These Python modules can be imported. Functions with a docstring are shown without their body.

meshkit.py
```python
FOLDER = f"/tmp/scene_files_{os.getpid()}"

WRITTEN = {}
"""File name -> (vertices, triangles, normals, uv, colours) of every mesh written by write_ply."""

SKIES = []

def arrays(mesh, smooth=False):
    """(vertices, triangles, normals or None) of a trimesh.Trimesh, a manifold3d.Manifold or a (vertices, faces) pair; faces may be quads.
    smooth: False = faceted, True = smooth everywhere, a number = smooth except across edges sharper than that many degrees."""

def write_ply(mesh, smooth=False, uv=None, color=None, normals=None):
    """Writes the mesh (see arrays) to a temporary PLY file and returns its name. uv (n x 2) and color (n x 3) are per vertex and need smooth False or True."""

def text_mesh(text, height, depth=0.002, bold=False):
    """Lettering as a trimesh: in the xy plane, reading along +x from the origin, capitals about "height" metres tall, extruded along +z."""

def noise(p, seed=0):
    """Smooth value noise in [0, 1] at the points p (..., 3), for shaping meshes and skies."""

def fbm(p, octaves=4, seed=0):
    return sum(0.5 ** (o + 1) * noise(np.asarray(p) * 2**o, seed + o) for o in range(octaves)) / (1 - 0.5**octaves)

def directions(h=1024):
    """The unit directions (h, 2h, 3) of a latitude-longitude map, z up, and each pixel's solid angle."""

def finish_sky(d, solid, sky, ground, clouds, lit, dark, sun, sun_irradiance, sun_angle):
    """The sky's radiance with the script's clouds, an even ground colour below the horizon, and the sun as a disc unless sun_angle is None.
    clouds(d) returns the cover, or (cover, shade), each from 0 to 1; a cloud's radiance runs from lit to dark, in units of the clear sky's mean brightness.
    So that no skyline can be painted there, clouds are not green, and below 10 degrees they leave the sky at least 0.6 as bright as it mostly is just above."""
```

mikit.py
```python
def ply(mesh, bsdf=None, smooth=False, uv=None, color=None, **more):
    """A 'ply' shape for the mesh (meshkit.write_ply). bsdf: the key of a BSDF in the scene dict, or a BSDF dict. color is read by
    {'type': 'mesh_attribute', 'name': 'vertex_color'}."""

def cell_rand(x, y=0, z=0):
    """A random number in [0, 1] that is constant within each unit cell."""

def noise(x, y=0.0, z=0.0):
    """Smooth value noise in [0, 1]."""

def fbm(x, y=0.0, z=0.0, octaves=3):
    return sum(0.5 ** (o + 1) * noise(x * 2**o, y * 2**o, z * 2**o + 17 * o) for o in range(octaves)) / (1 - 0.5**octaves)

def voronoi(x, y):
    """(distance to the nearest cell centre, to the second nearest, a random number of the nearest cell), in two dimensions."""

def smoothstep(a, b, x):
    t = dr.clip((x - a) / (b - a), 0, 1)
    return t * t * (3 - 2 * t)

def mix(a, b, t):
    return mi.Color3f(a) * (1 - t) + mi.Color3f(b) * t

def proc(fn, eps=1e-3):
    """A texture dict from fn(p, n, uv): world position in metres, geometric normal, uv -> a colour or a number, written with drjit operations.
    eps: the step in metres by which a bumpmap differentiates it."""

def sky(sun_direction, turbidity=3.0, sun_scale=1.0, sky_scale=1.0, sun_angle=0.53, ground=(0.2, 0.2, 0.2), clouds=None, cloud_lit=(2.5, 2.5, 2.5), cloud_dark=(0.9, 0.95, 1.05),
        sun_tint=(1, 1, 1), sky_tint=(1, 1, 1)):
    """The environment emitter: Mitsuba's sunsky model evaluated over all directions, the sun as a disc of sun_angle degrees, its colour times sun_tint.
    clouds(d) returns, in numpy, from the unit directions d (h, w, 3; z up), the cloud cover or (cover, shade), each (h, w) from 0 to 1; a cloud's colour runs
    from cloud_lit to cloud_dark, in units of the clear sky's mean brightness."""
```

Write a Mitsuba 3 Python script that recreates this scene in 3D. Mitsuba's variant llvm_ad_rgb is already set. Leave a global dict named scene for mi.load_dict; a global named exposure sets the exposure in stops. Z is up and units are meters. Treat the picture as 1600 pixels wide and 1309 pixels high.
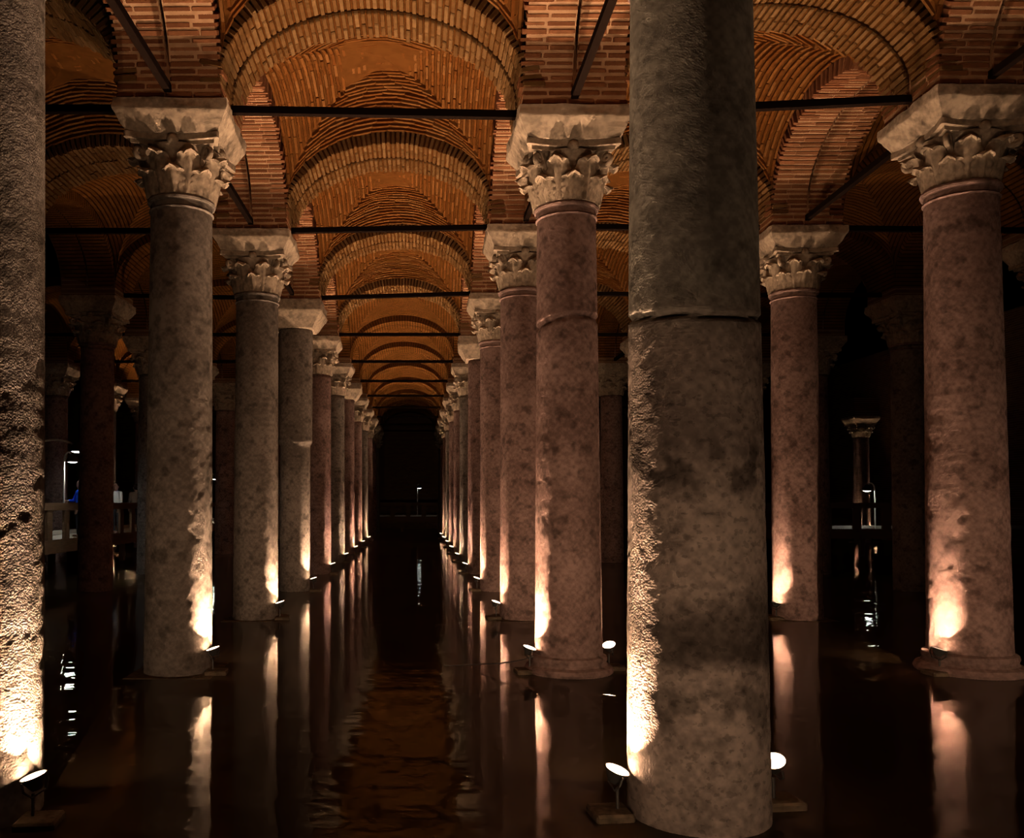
import math, random
import numpy as np
import trimesh, manifold3d
import drjit as dr
import mitsuba as mi
import mikit, meshkit
from mikit import proc, noise, fbm, mix, smoothstep
from shapely.geometry import Polygon

T = mi.ScalarTransform4f
PI = math.pi
rng = random.Random(7)
nrng = np.random.default_rng(7)
scene, labels = {}, {}

# ------------------------------------------------------------------ camera, exposure
EYE, FOC, PCX, PCY, PITCH = 2.07, 1345.0, 650.0, 745.0, math.radians(1.7)
scene['camera'] = {
    'type': 'perspective', 'fov_axis': 'x', 'fov': math.degrees(2 * math.atan(800 / FOC)),
    'principal_point_offset_x': (800 - PCX) / 1600, 'principal_point_offset_y': (654.5 - PCY) / 1309,
    'near_clip': 0.05, 'far_clip': 300.0,
    'to_world': T().look_at(origin=[0, 0, EYE], target=[0, math.cos(PITCH), EYE + math.sin(PITCH)], up=[0, 0, 1])}
exposure = 6.0
UNIT_LIGHT = 2.0 ** -exposure       # radiance that shows as full white
LAMP_RGB = np.array([1.0, 0.62, 0.36])
LAMP_POWER = 220.0 * UNIT_LIGHT
SPILL = 0.105

# ------------------------------------------------------------------ materials
def diffuse(fn):
    return {'type': 'twosided', 'b': {'type': 'diffuse', 'reflectance': proc(fn) if callable(fn) else {'type': 'rgb', 'value': list(fn)}}}

def bumped(fn, bump, scale, eps=2e-3):
    return {'type': 'twosided', 'b': {'type': 'bumpmap', 'h': proc(bump, eps), 'scale': scale, 'b': {'type': 'diffuse', 'reflectance': proc(fn)}}}

def stone_fn(dark, light, stain=0.5):
    def fn(p, n, uv):
        a = fbm(p.x * 2.2 + 7, p.y * 2.2, p.z * 1.6, 4)
        b = fbm(p.x * 24, p.y * 24 + 3, p.z * 20, 3)
        c = mix(dark, light, smoothstep(0.28, 0.74, a * 0.5 + b * 0.5))
        s = smoothstep(0.5, 0.78, fbm(p.x * 9 + 31, p.y * 9, p.z * 7 + 9, 4))
        return c * (1 - stain * s)
    return fn

def stone_bump(p, n, uv):
    return fbm(p.x * 48, p.y * 48, p.z * 42, 2) * 0.55 + fbm(p.x * 120, p.y * 120, p.z * 105, 2) * 0.45

def great_fn(p, n, uv):
    base = stone_fn((0.155, 0.127, 0.116), (0.32, 0.268, 0.24), 0.35)(p, n, uv)
    w = (fbm(p.x * 3.1, p.y * 3.1, p.z * 1.2 + 4, 3) - 0.5) * 0.35
    z = p.z + w
    m = fbm(p.x * 7 + 2, p.y * 7, p.z * 5, 3)
    b1 = smoothstep(0.98, 1.10, z) * (1 - smoothstep(1.30, 1.62, z)) * 0.62
    b2 = smoothstep(0.62, 0.70, z) * (1 - smoothstep(0.84, 0.90, z)) * 0.5 * smoothstep(0.42, 0.55, m)
    b3 = smoothstep(2.12, 2.2, z) * (1 - smoothstep(2.3, 2.62, z)) * 0.6 * smoothstep(0.45, 0.58, m)
    pits = smoothstep(0.60, 0.68, fbm(p.x * 26, p.y * 26, p.z * 26 + 5, 3)) * 0.3 * (1 - smoothstep(3.0, 3.6, p.z))
    up = smoothstep(3.0, 3.5, p.z)
    c = base * (1 - b1) * (1 - b2) * (1 - b3) * (1 - pits)
    return mix(c, c * mi.Color3f(0.72, 0.82, 0.80), up)

def mortar_fn(a, b):
    return lambda p, n, uv: mix(a, b, fbm(p.x * 9, p.y * 9, p.z * 9, 3))

def brick_fn(c):
    c = np.array(c)
    return lambda p, n, uv: mix((c * 0.66).tolist(), (c * 1.28).tolist(), fbm(p.x * 15, p.y * 15, p.z * 15, 3))

def great_bump(p, n, uv):          # the upper drum is smoother
    return stone_bump(p, n, uv) * (1 - 0.65 * smoothstep(3.1, 3.5, p.z))
scene['great_stone'] = bumped(great_fn, great_bump, 0.025)
scene['grey_stone'] = bumped(stone_fn((0.105, 0.090, 0.080), (0.205, 0.180, 0.162)), stone_bump, 0.024)
scene['brown_stone'] = bumped(stone_fn((0.130, 0.084, 0.076), (0.265, 0.185, 0.170)), stone_bump, 0.024)
scene['pale_stone'] = bumped(stone_fn((0.19, 0.15, 0.115), (0.35, 0.285, 0.22), 0.45), stone_bump, 0.012)
scene['wet_stone'] = diffuse(stone_fn((0.05, 0.04, 0.03), (0.13, 0.10, 0.07), 0.4))
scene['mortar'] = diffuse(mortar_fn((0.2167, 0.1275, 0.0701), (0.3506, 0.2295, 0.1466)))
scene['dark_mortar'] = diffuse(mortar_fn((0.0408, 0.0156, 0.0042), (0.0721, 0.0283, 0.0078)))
BRICK_TONES = [(0.0991, 0.0360, 0.0090), (0.1081, 0.0408, 0.0108), (0.1202, 0.0498, 0.0145), (0.0901, 0.0313, 0.0078), (0.1261, 0.0565, 0.0186)]
ARCH_TONES = [(0.0961, 0.0530, 0.0219), (0.1193, 0.0696, 0.0312), (0.0862, 0.0444, 0.0173)]
for k, c in enumerate(BRICK_TONES):
    scene[f'brick_tone_{k}'] = diffuse(brick_fn(c))
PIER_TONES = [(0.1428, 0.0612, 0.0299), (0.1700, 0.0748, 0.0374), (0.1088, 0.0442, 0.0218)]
for k, c in enumerate(ARCH_TONES):
    scene[f'arch_brick_{k}'] = diffuse(brick_fn(c))
for k, c in enumerate(PIER_TONES):
    scene[f'pier_brick_{k}'] = diffuse(brick_fn(c))
scene['brick_mix'] = {'type': 'twosided', 'b': {'type': 'diffuse', 'reflectance': {'type': 'mesh_attribute', 'name': 'vertex_color'}}}

def far_brick(p, n, uv):          # far-off brickwork: uv in metres (course direction, along the course)
    k = uv.x / 0.09
    row = dr.floor(k)
    f = k - row
    j = uv.y / 0.33 + 0.5 * (row - 2 * dr.floor(row / 2))
    joint = smoothstep(0.30, 0.42, dr.abs(f - 0.5))
    t = mikit.cell_rand(row, dr.floor(j), 3)
    c = mix((0.090, 0.033, 0.008), (0.120, 0.049, 0.014), t)
    c = c * (0.75 + 0.5 * fbm(p.x * 6, p.y * 6, p.z * 6, 2))
    return mix(c, (0.042, 0.016, 0.004), joint)

def far_brick_bump(p, n, uv):
    f = uv.x / 0.09
    f = f - dr.floor(f)
    return 1 - smoothstep(0.28, 0.46, dr.abs(f - 0.5))
scene['far_brick'] = {'type': 'twosided', 'b': {'type': 'bumpmap', 'h': proc(far_brick_bump, 4e-3), 'scale': 0.018, 'b': {'type': 'diffuse', 'reflectance': proc(far_brick)}}}

def wall_brick(p, n, uv):
    row = dr.floor(p.z / 0.1)
    f = p.z / 0.1 - row
    t = mikit.cell_rand(row, dr.floor((p.x + p.y) / 0.36 + 0.5 * row), 1)
    return mix(mix((0.09, 0.045, 0.025), (0.15, 0.08, 0.045), t), (0.19, 0.13, 0.085), smoothstep(0.32, 0.42, dr.abs(f - 0.5)))
scene['vault_plaster'] = diffuse(mortar_fn((0.0631, 0.0228, 0.0060), (0.0961, 0.0385, 0.0102)))
scene['wall_brick'] = diffuse(wall_brick)
scene['iron'] = {'type': 'twosided', 'b': {'type': 'diffuse', 'reflectance': {'type': 'rgb', 'value': [0.008, 0.005, 0.004]}}}
scene['black_metal'] = {'type': 'principled', 'base_color': {'type': 'rgb', 'value': [0.03, 0.03, 0.03]}, 'roughness': 0.45}
scene['pale_metal'] = {'type': 'principled', 'base_color': {'type': 'rgb', 'value': [0.5, 0.5, 0.47]}, 'roughness': 0.5}
scene['lens_glass'] = {'type': 'diffuse', 'reflectance': {'type': 'rgb', 'value': [0.6, 0.6, 0.6]}}
scene['wood'] = diffuse(lambda p, n, uv: mix((0.10, 0.06, 0.035), (0.17, 0.10, 0.06), fbm(p.x * 5, p.y * 5, p.z * 30, 3)))
scene['concrete'] = diffuse(mortar_fn((0.42, 0.40, 0.36), (0.55, 0.52, 0.47)))
scene['silt'] = diffuse(mortar_fn((0.05, 0.035, 0.02), (0.09, 0.06, 0.035)))

def ripple(p, n, uv):
    return noise(p.x * 1.8, p.y * 4.2, 0.0) + noise(p.x * 5.5, p.y * 11.0, 3.0) * 0.28
scene['water'] = {'type': 'bumpmap', 'h': proc(ripple, 1e-2), 'scale': 0.0035, 'b': {
    'type': 'plastic', 'int_ior': 1.18, 'ext_ior': 1.0,
    'diffuse_reflectance': proc(lambda p, n, uv: mix((0.018, 0.011, 0.006), (0.030, 0.019, 0.010), fbm(p.x * 0.6, p.y * 0.6, 2.0, 3)))}}

# ------------------------------------------------------------------ helpers
counts = {}

def numbered(name):
    k = counts.get(name, 0)
    counts[name] = k + 1
    return name if k == 0 else f'{name}_{k:03d}'

def thing(name, label, cat, group=None, kind=None):
    key = numbered(name)
    labels[key] = {'label': label, 'category': cat}
    if group: labels[key]['group'] = group
    if kind: labels[key]['kind'] = kind
    return key

def put(parent, name, shape, label=None, kind=None):
    key = numbered(parent + '__' + name)
    scene[key] = shape
    if label or kind:
        labels[key] = {}
        if label: labels[key]['label'] = label
        if kind: labels[key]['kind'] = kind
    return key

def struct(name, shape, label=None):
    scene[name] = shape
    labels[name] = {'kind': 'structure'}
    if label: labels[name]['label'] = label

def placed(shape, M):
    return {**shape, 'to_world': T(M.tolist() if isinstance(M, np.ndarray) else M)}

def frame(o, x, y, z):
    M = np.eye(4)
    M[:3, 0], M[:3, 1], M[:3, 2], M[:3, 3] = x, y, z, o
    return M

def move(x=0, y=0, z=0, rot=0, s=1.0):
    c, q = math.cos(rot) * s, math.sin(rot) * s
    return np.array([[c, -q, 0, x], [q, c, 0, y], [0, 0, s, z], [0, 0, 0, 1.0]])

def unit(v):
    v = np.asarray(v, float)
    return v / np.linalg.norm(v)

def box(lo, hi):
    m = trimesh.creation.box(extents=np.subtract(hi, lo))
    m.apply_translation((np.array(lo) + hi) / 2)
    return m

def chamfer_box(sx, sy, sz, c):
    pts = []
    for a in (-1, 1):
        for b in (-1, 1):
            for d in (-1, 1):
                h = np.array([a * sx / 2, b * sy / 2, d * sz / 2])
                for k in range(3):
                    v = h - np.array([a, b, d]) * c
                    v[k] = h[k]
                    pts.append(v)
    return trimesh.PointCloud(pts).convex_hull

def lathe(profile, n=32):
    """(r, z) pairs bottom to top, closed with caps."""
    pr = np.array(profile, float)
    a = np.arange(n) * 2 * PI / n
    v = np.stack([pr[:, None, 0] * np.cos(a), pr[:, None, 0] * np.sin(a), np.broadcast_to(pr[:, None, 1], (len(pr), n))], -1).reshape(-1, 3)
    i, j = np.meshgrid(np.arange(len(pr) - 1), np.arange(n), indexing='ij')
    q = np.stack([i * n + j, i * n + (j + 1) % n, (i + 1) * n + (j + 1) % n, (i + 1) * n + j], -1).reshape(-1, 4)
    f = np.vstack([q[:, [0, 1, 2]], q[:, [0, 2, 3]]])
    v = np.vstack([v, [[0, 0, pr[0, 1]], [0, 0, pr[-1, 1]]]])
    b, t, j = len(v) - 2, len(v) - 1, np.arange(n)
    o = (len(pr) - 1) * n
    f = np.vstack([f, np.stack([j * 0 + b, (j + 1) % n, j], 1), np.stack([j * 0 + t, o + j, o + (j + 1) % n], 1)])
    return trimesh.Trimesh(v, f, process=False)

def tube(path, r, sides=8):
    p = np.asarray(path, float)
    t = np.gradient(p, axis=0)
    t /= np.linalg.norm(t, axis=1, keepdims=True)
    ref = np.array([0, 0, 1.0]) if abs(t[:, 2]).max() < 0.95 else np.array([0.31, 0.95, 0.05])
    a = np.cross(t, ref); a /= np.linalg.norm(a, axis=1, keepdims=True)
    b = np.cross(t, a)
    g = np.arange(sides) * 2 * PI / sides
    rr = np.broadcast_to(r, (len(p),))[:, None, None]
    v = (p[:, None] + rr * (np.cos(g)[None, :, None] * a[:, None] + np.sin(g)[None, :, None] * b[:, None])).reshape(-1, 3)
    i, j = np.meshgrid(np.arange(len(p) - 1), np.arange(sides), indexing='ij')
    q = np.stack([i * sides + j, i * sides + (j + 1) % sides, (i + 1) * sides + (j + 1) % sides, (i + 1) * sides + j], -1).reshape(-1, 4)
    f = [q[:, [0, 1, 2]], q[:, [0, 2, 3]]]
    n = len(v); v = np.vstack([v, p[:1], p[-1:]]); j = np.arange(sides); o = (len(p) - 1) * sides
    f += [np.stack([j * 0 + n, (j + 1) % sides, j], 1), np.stack([j * 0 + n + 1, o + j, o + (j + 1) % sides], 1)]
    m = trimesh.Trimesh(v, np.vstack(f), process=False)
    m.fix_normals()
    return m

def grid_faces(nu, nv, base=0, flip=False):
    i, j = np.meshgrid(np.arange(nu - 1), np.arange(nv - 1), indexing='ij')
    q = np.stack([i * nv + j, i * nv + j + 1, (i + 1) * nv + j + 1, (i + 1) * nv + j], -1).reshape(-1, 4) + base
    f = np.vstack([q[:, [0, 1, 2]], q[:, [0, 2, 3]]])
    return f[:, ::-1] if flip else f

def slab(front, back):
    """A closed solid between two (nu, nv, 3) grids."""
    nu, nv = front.shape[:2]
    v = np.vstack([front.reshape(-1, 3), back.reshape(-1, 3)])
    n = nu * nv
    f = [grid_faces(nu, nv), grid_faces(nu, nv, n, True)]
    ring = [i * nv for i in range(nu)] + [(nu - 1) * nv + j for j in range(1, nv)] + [i * nv + nv - 1 for i in range(nu - 2, -1, -1)] + list(range(nv - 2, 0, -1))
    ring = np.array(ring); nx = np.roll(ring, -1)
    f.append(np.vstack([np.stack([ring, nx, nx + n], 1), np.stack([ring, nx + n, ring + n], 1)]))
    m = trimesh.Trimesh(v, np.vstack(f), process=False)
    m.fix_normals()
    return m

# ------------------------------------------------------------------ the grid of columns
PITCHY = 4.85
ROW_X = {'LLL': -12.60, 'LL': -7.75, 'L': -2.88, 'R': 1.91, 'RR': 6.84, 'RRR': 11.70, 'RRRR': 16.6, 'FAR': 23.1}
NODE_X = {('LL', 3): -7.57, ('L', 0): -3.0, ('L', 1): -2.93, ('L', 3): -2.86, ('R', 0): 1.885, ('R', 1): 1.88, ('R', 2): 1.93, ('RR', 1): 6.82, ('RR', 2): 6.85}
NODE_ZS = {('FAR', 8): 6.5, ('L', 1): 6.84, ('R', 1): 6.76, ('RR', 1): 7.0, ('L', 2): 6.84, ('R', 2): 6.92, ('RR', 2): 6.9, ('L', 3): 6.76, ('R', 3): 6.9, ('R', 0): 6.8, ('L', 0): 6.86, ('RR', 0): 7.0}
SPAN = {'LLL': (4, 9), 'LL': (1, 9), 'L': (-1, 11), 'R': (-1, 11), 'RR': (0, 8), 'RRR': (1, 8), 'FAR': (8, 8)}

def node(row, n):
    return np.array([NODE_X.get((row, n), ROW_X[row]), 10.67 + PITCHY * (n - 1), NODE_ZS.get((row, n), 6.85)])

def has(row, n):
    return row in SPAN and SPAN[row][0] <= n <= SPAN[row][1]

HALF = 0.62          # half the width of piers and arches
LIFT, RISE = 0.20, 1.26   # arches spring this far above the impost blocks, and rise this much
ORD = ['first', 'second', 'third', 'fourth', 'fifth', 'sixth', 'seventh', 'eighth', 'ninth', 'tenth', 'eleventh', 'twelfth', 'thirteenth']
ROW_SAY = {'L': 'left row by the aisle', 'R': 'right row by the aisle', 'LL': 'second row to the left',
           'LLL': 'third row to the left', 'RR': 'second row to the right', 'RRR': 'third row to the right', 'FAR': 'dark far right'}

def say_node(row, n):
    return f'{ORD[max(n, 0)]} column, {ROW_SAY[row]}' if n >= 0 else f'column by the viewing walkway, {ROW_SAY[row]}'

# ------------------------------------------------------------------ setting
water_mesh = trimesh.Trimesh([[-26, -6, 0], [26, -6, 0], [26, 68, 0], [-26, 68, 0]], [[0, 1, 2], [0, 2, 3]], process=False)
scene['water_surface'] = mikit.ply(water_mesh, 'water')
labels['water_surface'] = {'label': 'still dark water covering the whole cistern floor, mirroring the lamps', 'category': 'water', 'kind': 'stuff'}
struct('floor', mikit.ply(box([-26, -6, -0.9], [26, 68, -0.6]), 'silt'), 'silted cistern floor under the dark water')
struct('wall_back', mikit.ply(box([-26, 68, -0.9], [26, 69, 10.5]), 'wall_brick'), 'dark brick end wall far down the aisle')
struct('wall_left', mikit.ply(box([-27, -6, -0.9], [-26, 69, 10.5]), 'wall_brick'), 'dark brick side wall beyond the left rows')
struct('wall_right', mikit.ply(box([26, -6, -0.9], [27, 69, 10.5]), 'wall_brick'), 'dark brick side wall beyond the right rows')

# ------------------------------------------------------------------ brick arches
BRICK = mikit.ply(chamfer_box(1, 1, 1, 0.06))
CUBE_V = np.array([[x, y, z] for x in (-.5, .5) for y in (-.5, .5) for z in (-.5, .5)])
CUBE_F = np.array([[0, 1, 3], [0, 3, 2], [4, 6, 7], [4, 7, 5], [0, 4, 5], [0, 5, 1], [2, 3, 7], [2, 7, 6], [0, 2, 6], [0, 6, 4], [1, 5, 7], [1, 7, 3]])
ARCH_BSDF = [{**BRICK, 'bsdf': {'type': 'ref', 'id': f'arch_brick_{k}'}} for k in range(3)]
BRICK_BSDF = [{**BRICK, 'bsdf': {'type': 'ref', 'id': f'brick_tone_{k}'}} for k in range(5)]
PIER_BSDF = [{**BRICK, 'bsdf': {'type': 'ref', 'id': f'pier_brick_{k}'}} for k in range(3)]

def joined_bricks(Ms, tones=BRICK_TONES):
    Ms = np.array(Ms)
    v = (np.einsum('kij,nj->kni', Ms[:, :3, :3], CUBE_V) + Ms[:, None, :3, 3]).reshape(-1, 3)
    f = (CUBE_F[None] + (np.arange(len(Ms)) * 8)[:, None, None]).reshape(-1, 3)
    col = np.repeat(np.array([np.array(rng.choice(tones)) * rng.uniform(0.85, 1.2) for _ in Ms]), 8, axis=0)
    m = trimesh.Trimesh(v, f, process=False)
    return mikit.ply((v, f), 'brick_mix', False, color=col)

def arch_curve(A, B):
    """Points, tangents and outward normals of the soffit line, by equal steps of its length."""
    d = B[:2] - A[:2]; D = np.linalg.norm(d); e = np.array([*(d / D), 0.0])
    h = D / 2 - HALF
    th = np.linspace(PI, 0, 721)
    t = 0.5 + h * np.cos(th) / D
    P = A[None] * (1 - t[:, None]) + B[None] * t[:, None]
    P[:, 2] += LIFT + RISE * np.sin(th) ** 0.92
    s = np.concatenate([[0], np.cumsum(np.linalg.norm(np.diff(P, axis=0), axis=1))])
    return P, s, e

def arch_at(curve, u):
    P, s, e = curve
    p = np.array([np.interp(u, s, P[:, k]) for k in range(3)]).T
    q = np.array([np.interp(u + 0.01, s, P[:, k]) for k in range(3)]).T - np.array([np.interp(u - 0.01, s, P[:, k]) for k in range(3)]).T
    tg = q / np.linalg.norm(q, axis=-1, keepdims=True)
    lat = np.cross([0, 0, 1.0], e)
    nm = np.cross(tg, lat)
    nm = np.where(nm[..., 2:] < -1e-6, -nm, nm)
    return p, tg, lat, nm

def make_arch(A, B, level, label, group=None, along=False):
    a = thing('brick_arch', label, 'arch', group)
    cv = arch_curve(A, B)
    L = cv[1][-1]
    pitch = 0.083 if level < 3 else 0.09
    m = 61 if level < 3 else 41
    u = np.linspace(0, L, m)
    p, tg, lat, nm = arch_at(cv, u)
    nm[0] = -cv[2]; nm[-1] = cv[2]
    for side in (-1, 1):
        w0, w1 = 0.02 * side, (HALF - (0.03 if level < 3 else 0.0)) * side
        rec = (0.012 if along else 0.022) if level < 3 else 0.0
        inner, outer = p + nm * rec, p + nm * 0.24
        prof = np.stack([inner + lat * w0, inner + lat * w1, outer + lat * w1, outer + lat * w0], 1)
        prof = np.concatenate([prof, prof[:, :1]], 1)       # (m, 5, 3)
        if level == 3:
            vs, fs, uvs = [], [], []
            for k in range(4):
                V = prof[:, k:k + 2].reshape(-1, 3)
                fs.append(grid_faces(m, 2, sum(len(x) for x in vs)))
                vs.append(V)
                acr = np.array([0.0, HALF]) if k in (0, 2) else np.array([0, 0.2])
                uvs.append(np.stack([np.repeat(u, 2), np.tile(acr, m)], 1))
            ring = put(a, 'ring', mikit.ply((np.vstack(vs), np.vstack(fs)), 'far_brick', False, uv=np.vstack(uvs)))
            continue
        v = prof[:, :4].reshape(-1, 3); f = []
        for k in range(4):
            i = np.arange(m - 1)
            q = np.stack([i * 4 + k, i * 4 + (k + 1) % 4, (i + 1) * 4 + (k + 1) % 4, (i + 1) * 4 + k], 1)
            f += [q[:, [0, 1, 2]], q[:, [0, 2, 3]]]
        f += [[[0, 1, 2], [0, 2, 3]], [[4 * m - 4, 4 * m - 2, 4 * m - 3], [4 * m - 4, 4 * m - 1, 4 * m - 2]]]
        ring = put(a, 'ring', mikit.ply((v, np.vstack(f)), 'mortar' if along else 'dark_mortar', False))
        nb = int(round(L / pitch))
        Ms = []
        W = HALF - 0.02
        for j in range(nb):
            uu = np.array([(j + 0.5) * L / nb])
            pp, tt, ll, nn = (x[0] if getattr(x, 'ndim', 1) > 1 else x for x in arch_at(cv, uu))
            cut = (0.5 if j % 2 else 0.62) * W + rng.uniform(-.03, .03)
            end = W + rng.uniform(-0.02, 0.045)
            for (x0, x1) in ((0.0, cut - .006), (cut + .006, end)):
                dep = 0.25 + rng.uniform(-.02, .03)
                off = rng.uniform(-0.012, 0.008) + (0.003 if along else 0.0)
                o = pp + ll * side * (0.02 + (x0 + x1) / 2) + nn * (off + dep / 2)
                Ms.append(frame(o, tt * (rng.uniform(.036, .058) if along else rng.uniform(.048, .058)), ll * (x1 - x0), nn * dep))
        if level == 1:
            for M in Ms:
                put(ring, 'brick', placed(rng.choice(PIER_BSDF if along else ARCH_BSDF), M))
        else:
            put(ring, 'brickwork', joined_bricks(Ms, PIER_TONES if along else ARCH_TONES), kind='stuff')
    return a

def make_pier(row, n, level, label, group=None):
    c = node(row, n)
    a = thing('brick_pier', label, 'pier', group)
    w = HALF - (0.012 if level < 3 else 0.0)
    put(a, 'core', mikit.ply(box([c[0] - w, c[1] - w, c[2]], [c[0] + w, c[1] + w, c[2] + LIFT + 0.75]), 'mortar' if level < 3 else 'wall_brick'))
    if level >= 3: return
    Ms, rows = [], 3 if level == 1 else 2
    for face, (nx, ny) in enumerate(((0, -1), (1, 0), (-1, 0))):
        nv = np.array([nx, ny, 0.0]); tv = np.array([-ny, nx, 0.0])
        for r in range(rows):
            z = c[2] + 0.055 + r * 0.10
            if z > c[2] + LIFT + .04: continue
            x = -HALF + (0.0 if r % 2 else -0.12)
            while x < HALF - .05:
                l = rng.uniform(.27, .36)
                x0, x1 = max(x, -HALF + .005), min(x + l, HALF - .005)
                if x1 - x0 > .05:
                    o = np.array([c[0], c[1], z]) + tv * (x0 + x1) / 2 + nv * (HALF - .05 + rng.uniform(-.006, .006))
                    Ms.append(frame(o, tv * (x1 - x0), nv * .10, np.array([0, 0, rng.uniform(.042, .056)])))
                x += l + .025
    if level == 1:
        for M in Ms: put(a, 'brick', placed(rng.choice(PIER_BSDF), M))
    else:
        put(a, 'brickwork', joined_bricks(Ms, PIER_TONES), kind='stuff')

# ------------------------------------------------------------------ brick vaults
def vault_surface(c00, c10, c01, c11):
    def S(p, q):
        p, q = np.asarray(p, float), np.asarray(q, float)
        a, b = (p + 1) / 2, (q + 1) / 2
        sx0, sx1 = c00[0] + HALF, c10[0] - HALF
        tx0, tx1 = c01[0] + HALF, c11[0] - HALF
        x = (sx0 * (1 - b) + tx0 * b) * (1 - a) + (sx1 * (1 - b) + tx1 * b) * a
        y0, y1 = c00[1] + HALF, c01[1] - HALF
        y = y0 * (1 - b) + y1 * b
        z = (c00[2] * (1 - a) + c10[2] * a) * (1 - b) + (c01[2] * (1 - a) + c11[2] * a) * b
        f = np.sqrt(np.maximum(1 - p * p, 0)) ** 0.92
        g = np.sqrt(np.maximum(1 - q * q, 0)) ** 0.92
        dome = 0.42 * (1 - p * p) * (1 - q * q)
        z = z + LIFT + 0.20 + RISE * np.maximum(f, g) + dome
        P = np.stack([x, y, z], -1)
        P[..., 2] += (meshkit.fbm(P * [2.1, 2.1, 1.0], 2, 5) - 0.5) * 0.07 * np.clip(3 * (1 - np.maximum(np.abs(p), np.abs(q))), 0, 1)
        return P
    return S

SECT = ((0, 1), (0, -1), (1, 1), (-1, 1))

def sector(kind, c, t):
    """c: 0 at the arch to 1 at the centre; t: -1..1 along the course."""
    m = 1 - c
    if kind == 0: return t * m, m * np.ones_like(t)       # far side
    if kind == 1: return t * m, -m * np.ones_like(t)      # near side
    if kind == 2: return m * np.ones_like(t), t * m       # right
    return -m * np.ones_like(t), t * m                    # left

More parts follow.
